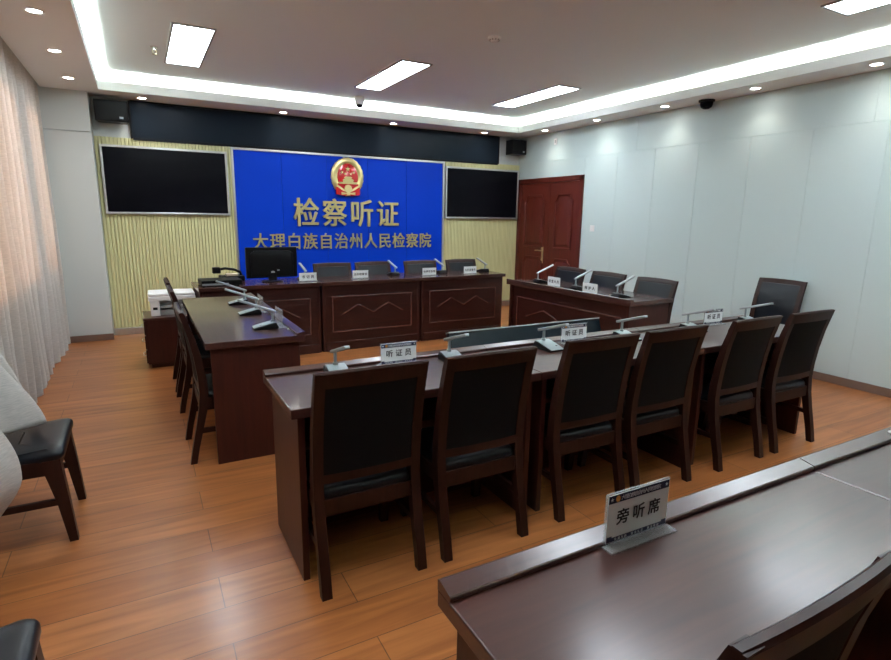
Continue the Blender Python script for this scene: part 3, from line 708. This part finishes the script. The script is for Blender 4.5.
# equipment left of it
dk = thing('disc_recorder', 'flat black and silver recorder box at window end of the long desk', 'recorder', (-4.955, -1.80, .78), BR)
MB().box(-.19, .19, -.14, .14, .008, .058, bev=.004).build('casing', M['blackpl'], dk)
MB().box(-.185, .06, -.146, -.139, .012, .030).build('front_strip', M['silver'], dk, smooth=False)
mb = MB()
for sx in (-.16, .16):
    for sy in (-.11, .11): mb.cyl((sx, sy, 0), (sx, sy, .01), .014)
mb.build('feet', M['blackpl'], dk)
vc = thing('document_camera', 'black document camera with folded arm beside the computer monitor', 'document camera', (-4.80, -1.62, .78), BR)
vc.location = (-4.80, -1.50, .78)
mb = MB(); mb.box(-.12, .12, -.1, .1, 0, .06, bev=.012); mb.build('base', M['blackpl'], vc)
mb = MB(); mb.tube([(.10, 0, .05), (.09, 0, .09), (.03, 0, .12), (-.06, 0, .135), (-.13, 0, .125)], .014); mb.build('arm', M['blackpl'], vc)
mb = MB(); mb.box(-.19, -.11, -.035, .035, .085, .15, bev=.01); mb.build('camera_head', M['blackpl'], vc)
MB().box(-.07, .05, -.104, -.02, .06, .085, bev=.004).build('control_pad', M['paper'], vc)

# ------------------------------------------------------------------ cabinet and printer
cb = thing('side_cabinet', 'low dark wooden cabinet under the printer by the slatted wall', 'cabinet', (-5.43, -1.66, 0), 0)
MB().box(-.225, .215, -.21, .21, .04, .47, bev=.003).build('body', M['wood_z'], cb)
MB().box(-.24, .225, -.225, .225, .47, .497, bev=.004).build('top', M['top'], cb)
MB().box(-.20, .20, -.195, .19, 0, .04).build('plinth', M['wood_x'], cb, smooth=False)
for z0, z1 in ((.33, .46), (.19, .32), (.05, .18)):
    d = MB().box(-.238, -.2245, -.2, .2, z0, z1, bev=.003).build('drawer', M['wood_z'], cb)
    mb = MB(); zc = (z0 + z1) / 2; mb.tube([(-.238, -.13, zc), (-.258, -.12, zc), (-.262, -.05, zc), (-.258, .02, zc), (-.238, .03, zc)], .005); mb.build('handle', M['steel'], d)
pr = thing('printer', 'white laser printer on the low cabinet by the slatted wall', 'printer', (-5.405, -1.62, .497), 0)
MB().box(-.19, .20, .0, .17, 0, .145, bev=.006).build('body', M['white'], pr)
mb = MB(); mb.box(-.205, .215, -.17, .175, .145, .19, bev=.008); mb.box(-.20, .21, -.165, .17, .192, .218, bev=.008); mb.build('scanner_lid', M['white'], pr)
MB().box(-.19, -.11, -.165, .01, 0, .146, bev=.004).build('front_pillar', M['white'], pr); MB().box(.13, .20, -.165, .01, 0, .146, bev=.004).build('front_pillar', M['white'], pr)
mb = MB(); mb.box(-.112, .132, -.13, .0, 0, .05, bev=.003); mb.box(-.112, .132, -.15, .0, .072, .085, bev=.002); mb.build('paper_tray', M['greypl'], pr)
MB().box(-.10, .12, -.12, -.01, .085, .089).build('paper', M['card'], pr, smooth=False)
MB().box(-.17, -.13, -.167, -.165, .06, .085).build('button', M['blackpl'], pr, smooth=False)

# ------------------------------------------------------------------ low tilted television in the middle
tvf = thing('floor_television', 'large black screen tilted back on a low stand behind the six-chair table', 'television', (-2.785, -4.12, 0), 0)
tilt = Matrix.Translation((0, -.16, .08)) @ Matrix.Rotation(math.radians(-20), 4, 'X')
W_, H_ = .792, .552
MB().box(-W_, W_, 0, .04, 0, H_, bev=.006, mtx=tilt).build('casing', M['blackpl'], tvf)
MB().box(-W_ + .012, W_ - .012, -.002, .001, .02, H_ - .02, mtx=tilt).build('screen', M['screen2'], tvf, smooth=False)
mb = MB(); mb.box(-W_, W_, -.004, .044, H_ - .004, H_ + .006, bev=.002, mtx=tilt); mb.build('bezel', M['silver'], tvf)
mb = MB()
for s in (-1, 1):
    mb.box(s * .45 - .03, s * .45 + .03, -.25, .25, 0, .05, bev=.004)
    mb.prism([(-.12, .05), (.22, .05), (.16, .45), (.08, .45)], 'x', s * .45 - .02, s * .45 + .02)
mb.box(-.45, .45, .17, .21, .04, .09)
mb.build('stand', M['blackpl'], tvf, smooth=False)

# ------------------------------------------------------------------ curtains
def fold(y, seed=0):
    return .050 * math.sin(2 * PI * y / .225 + 1.5 * math.sin(y * 3.1 + seed)) + 0.007 * math.sin(2 * PI * y / .083 + seed + 2 * math.sin(y * 2.3))
def curtain(y0, y1, xb, label, seed, zb=.015, foldk=1.):
    ny = int((y0 - y1) / .009); nz = 44; bm = bmesh.new(); V = []
    for j in range(nz + 1):
        z = HC - .03 + (zb - HC + .03) * j / nz; row = []
        k = (.75 + .45 * j / nz) * foldk
        for i in range(ny + 1):
            y = y0 + (y1 - y0) * i / ny
            yy = y + .012 * math.sin(z * 2.1 + y * 3)
            x = xb + fold(yy, seed) * k + .01 * math.sin(z * 3 + y * 5) * (j / nz)
            row.append(bm.verts.new((x, y, z + (.012 * math.sin(y * 23) if j == nz else 0))))
        V.append(row)
    for a, b in zip(V, V[1:]):
        for i in range(ny): bm.faces.new((a[i], a[i + 1], b[i + 1], b[i]))
    mb = MB(); mb.bm.free(); mb.bm = bm
    o = mb.build('curtain', M['curtain'], None, angle=3.2)
    return tag(o, label, 'curtain', 'linen curtains')
curtain(-.315, -1.40, -6.475, 'linen curtain nearest the pilaster, glowing with window light', 1)
curtain(-1.41, -4.50, -6.495, 'long linen curtain along the windows, glowing in its upper part', 4)
curtain(-5.52, -8.9, -6.62, 'linen curtain beside the camera, past the draped one', 7)
def draped():
    y0, y1 = -4.525, -5.50; ny, nz = 110, 90; bm = bmesh.new(); V = []
    def sm(a, b, x): t_ = min(max((x - a) / (b - a), 0), 1); return t_ * t_ * (3 - 2 * t_)
    for j in range(nz + 1):
        v = j / nz; row = []
        for i in range(ny + 1):
            y = y0 + (y1 - y0) * i / ny
            far = sm(-4.96, -4.66, y); near = sm(-5.03, -5.075, y) * (1 - sm(-5.2, -5.48, y))
            ze = .505 if y > -5.035 else .505 + (.16 - .505) * sm(-5.035, -5.06, y)
            dmax = .11 + .20 * far * (1 - .25 * sm(-4.64, -4.55, y)) + .14 * near
            z = HC - .03 + (ze - HC + .03) * v
            d = dmax * sm(1.12, .46, z) ** .8
            if z < .42: d -= .12 * sm(.42, .15, z)
            soft = 1 - .55 * sm(1.1, .55, z)
            xb = -6.50 + .075 * sm(1.9, 1.0, z)
            x = xb + d + fold(y, 3) * .95 * soft + .012 * math.sin(9 * z + 14 * y) * sm(1.1, .6, z)
            if z < .62 and y > -5.03: z = max(z, .503 + .004 * math.sin(y * 40) + .25 * max(0, -6.30 - x))
            row.append(bm.verts.new((x, y, z)))
        V.append(row)
    for a, b in zip(V, V[1:]):
        for i in range(ny): bm.faces.new((a[i], a[i + 1], b[i + 1], b[i]))
    mb = MB(); mb.bm.free(); mb.bm = bm
    o = mb.build('curtain', M['curtain'], None, angle=3.2)
    sd_ = o.modifiers.new('thickness', 'SOLIDIFY'); sd_.thickness = .006
    return tag(o, 'linen curtain pulled forward and draped over the chair at left edge', 'curtain', 'linen curtains')
draped()

# ------------------------------------------------------------------ light from outside
sun = bpy.data.lights.new('sun', 'SUN'); sun.energy = 3.6; sun.angle = .16; sun.color = (1, .80, .62)
so = bpy.data.objects.new('sun', sun); COL.objects.link(so)
so.rotation_euler = Vector((.90, .06, -.22)).to_track_quat('-Z', 'Y').to_euler()
w = bpy.data.worlds.new('World'); SC.world = w; w.use_nodes = True
bg = w.node_tree.nodes['Background']; bg.inputs['Color'].default_value = (.80, .88, 1, 1); bg.inputs['Strength'].default_value = 1.6

# ------------------------------------------------------------------ camera
cam = bpy.data.cameras.new('camera'); cam.sensor_fit = 'HORIZONTAL'; cam.sensor_width = 36; cam.lens = 22.279; cam.clip_start = .05
co = bpy.data.objects.new('camera', cam); COL.objects.link(co); SC.camera = co
yw, pt, ro = math.radians(28.864), math.radians(-11.64), math.radians(.87)
fwd = Vector((math.sin(yw) * math.cos(pt), math.cos(yw) * math.cos(pt), math.sin(pt)))
rt = Vector((math.cos(yw), -math.sin(yw), 0)); up = rt.cross(fwd)
r2 = math.cos(ro) * rt + math.sin(ro) * up; u2 = -math.sin(ro) * rt + math.cos(ro) * up
mw = Matrix((r2, u2, -fwd)).transposed().to_4x4(); mw.translation = (-5.633, -7.775, 1.491)
co.matrix_world = mw

SC.view_settings.view_transform = 'Standard'; SC.view_settings.look = 'None'; SC.view_settings.gamma = 1; SC.view_settings.use_curve_mapping = False
SC.view_settings.exposure = 0.95
SC.cycles.use_denoising = True
SC.cycles.max_bounces = 10
SC.cycles.diffuse_bounces = 6
SC.cycles.caustics_reflective = False; SC.cycles.caustics_refractive = False
SC.cycles.sample_clamp_indirect = 6
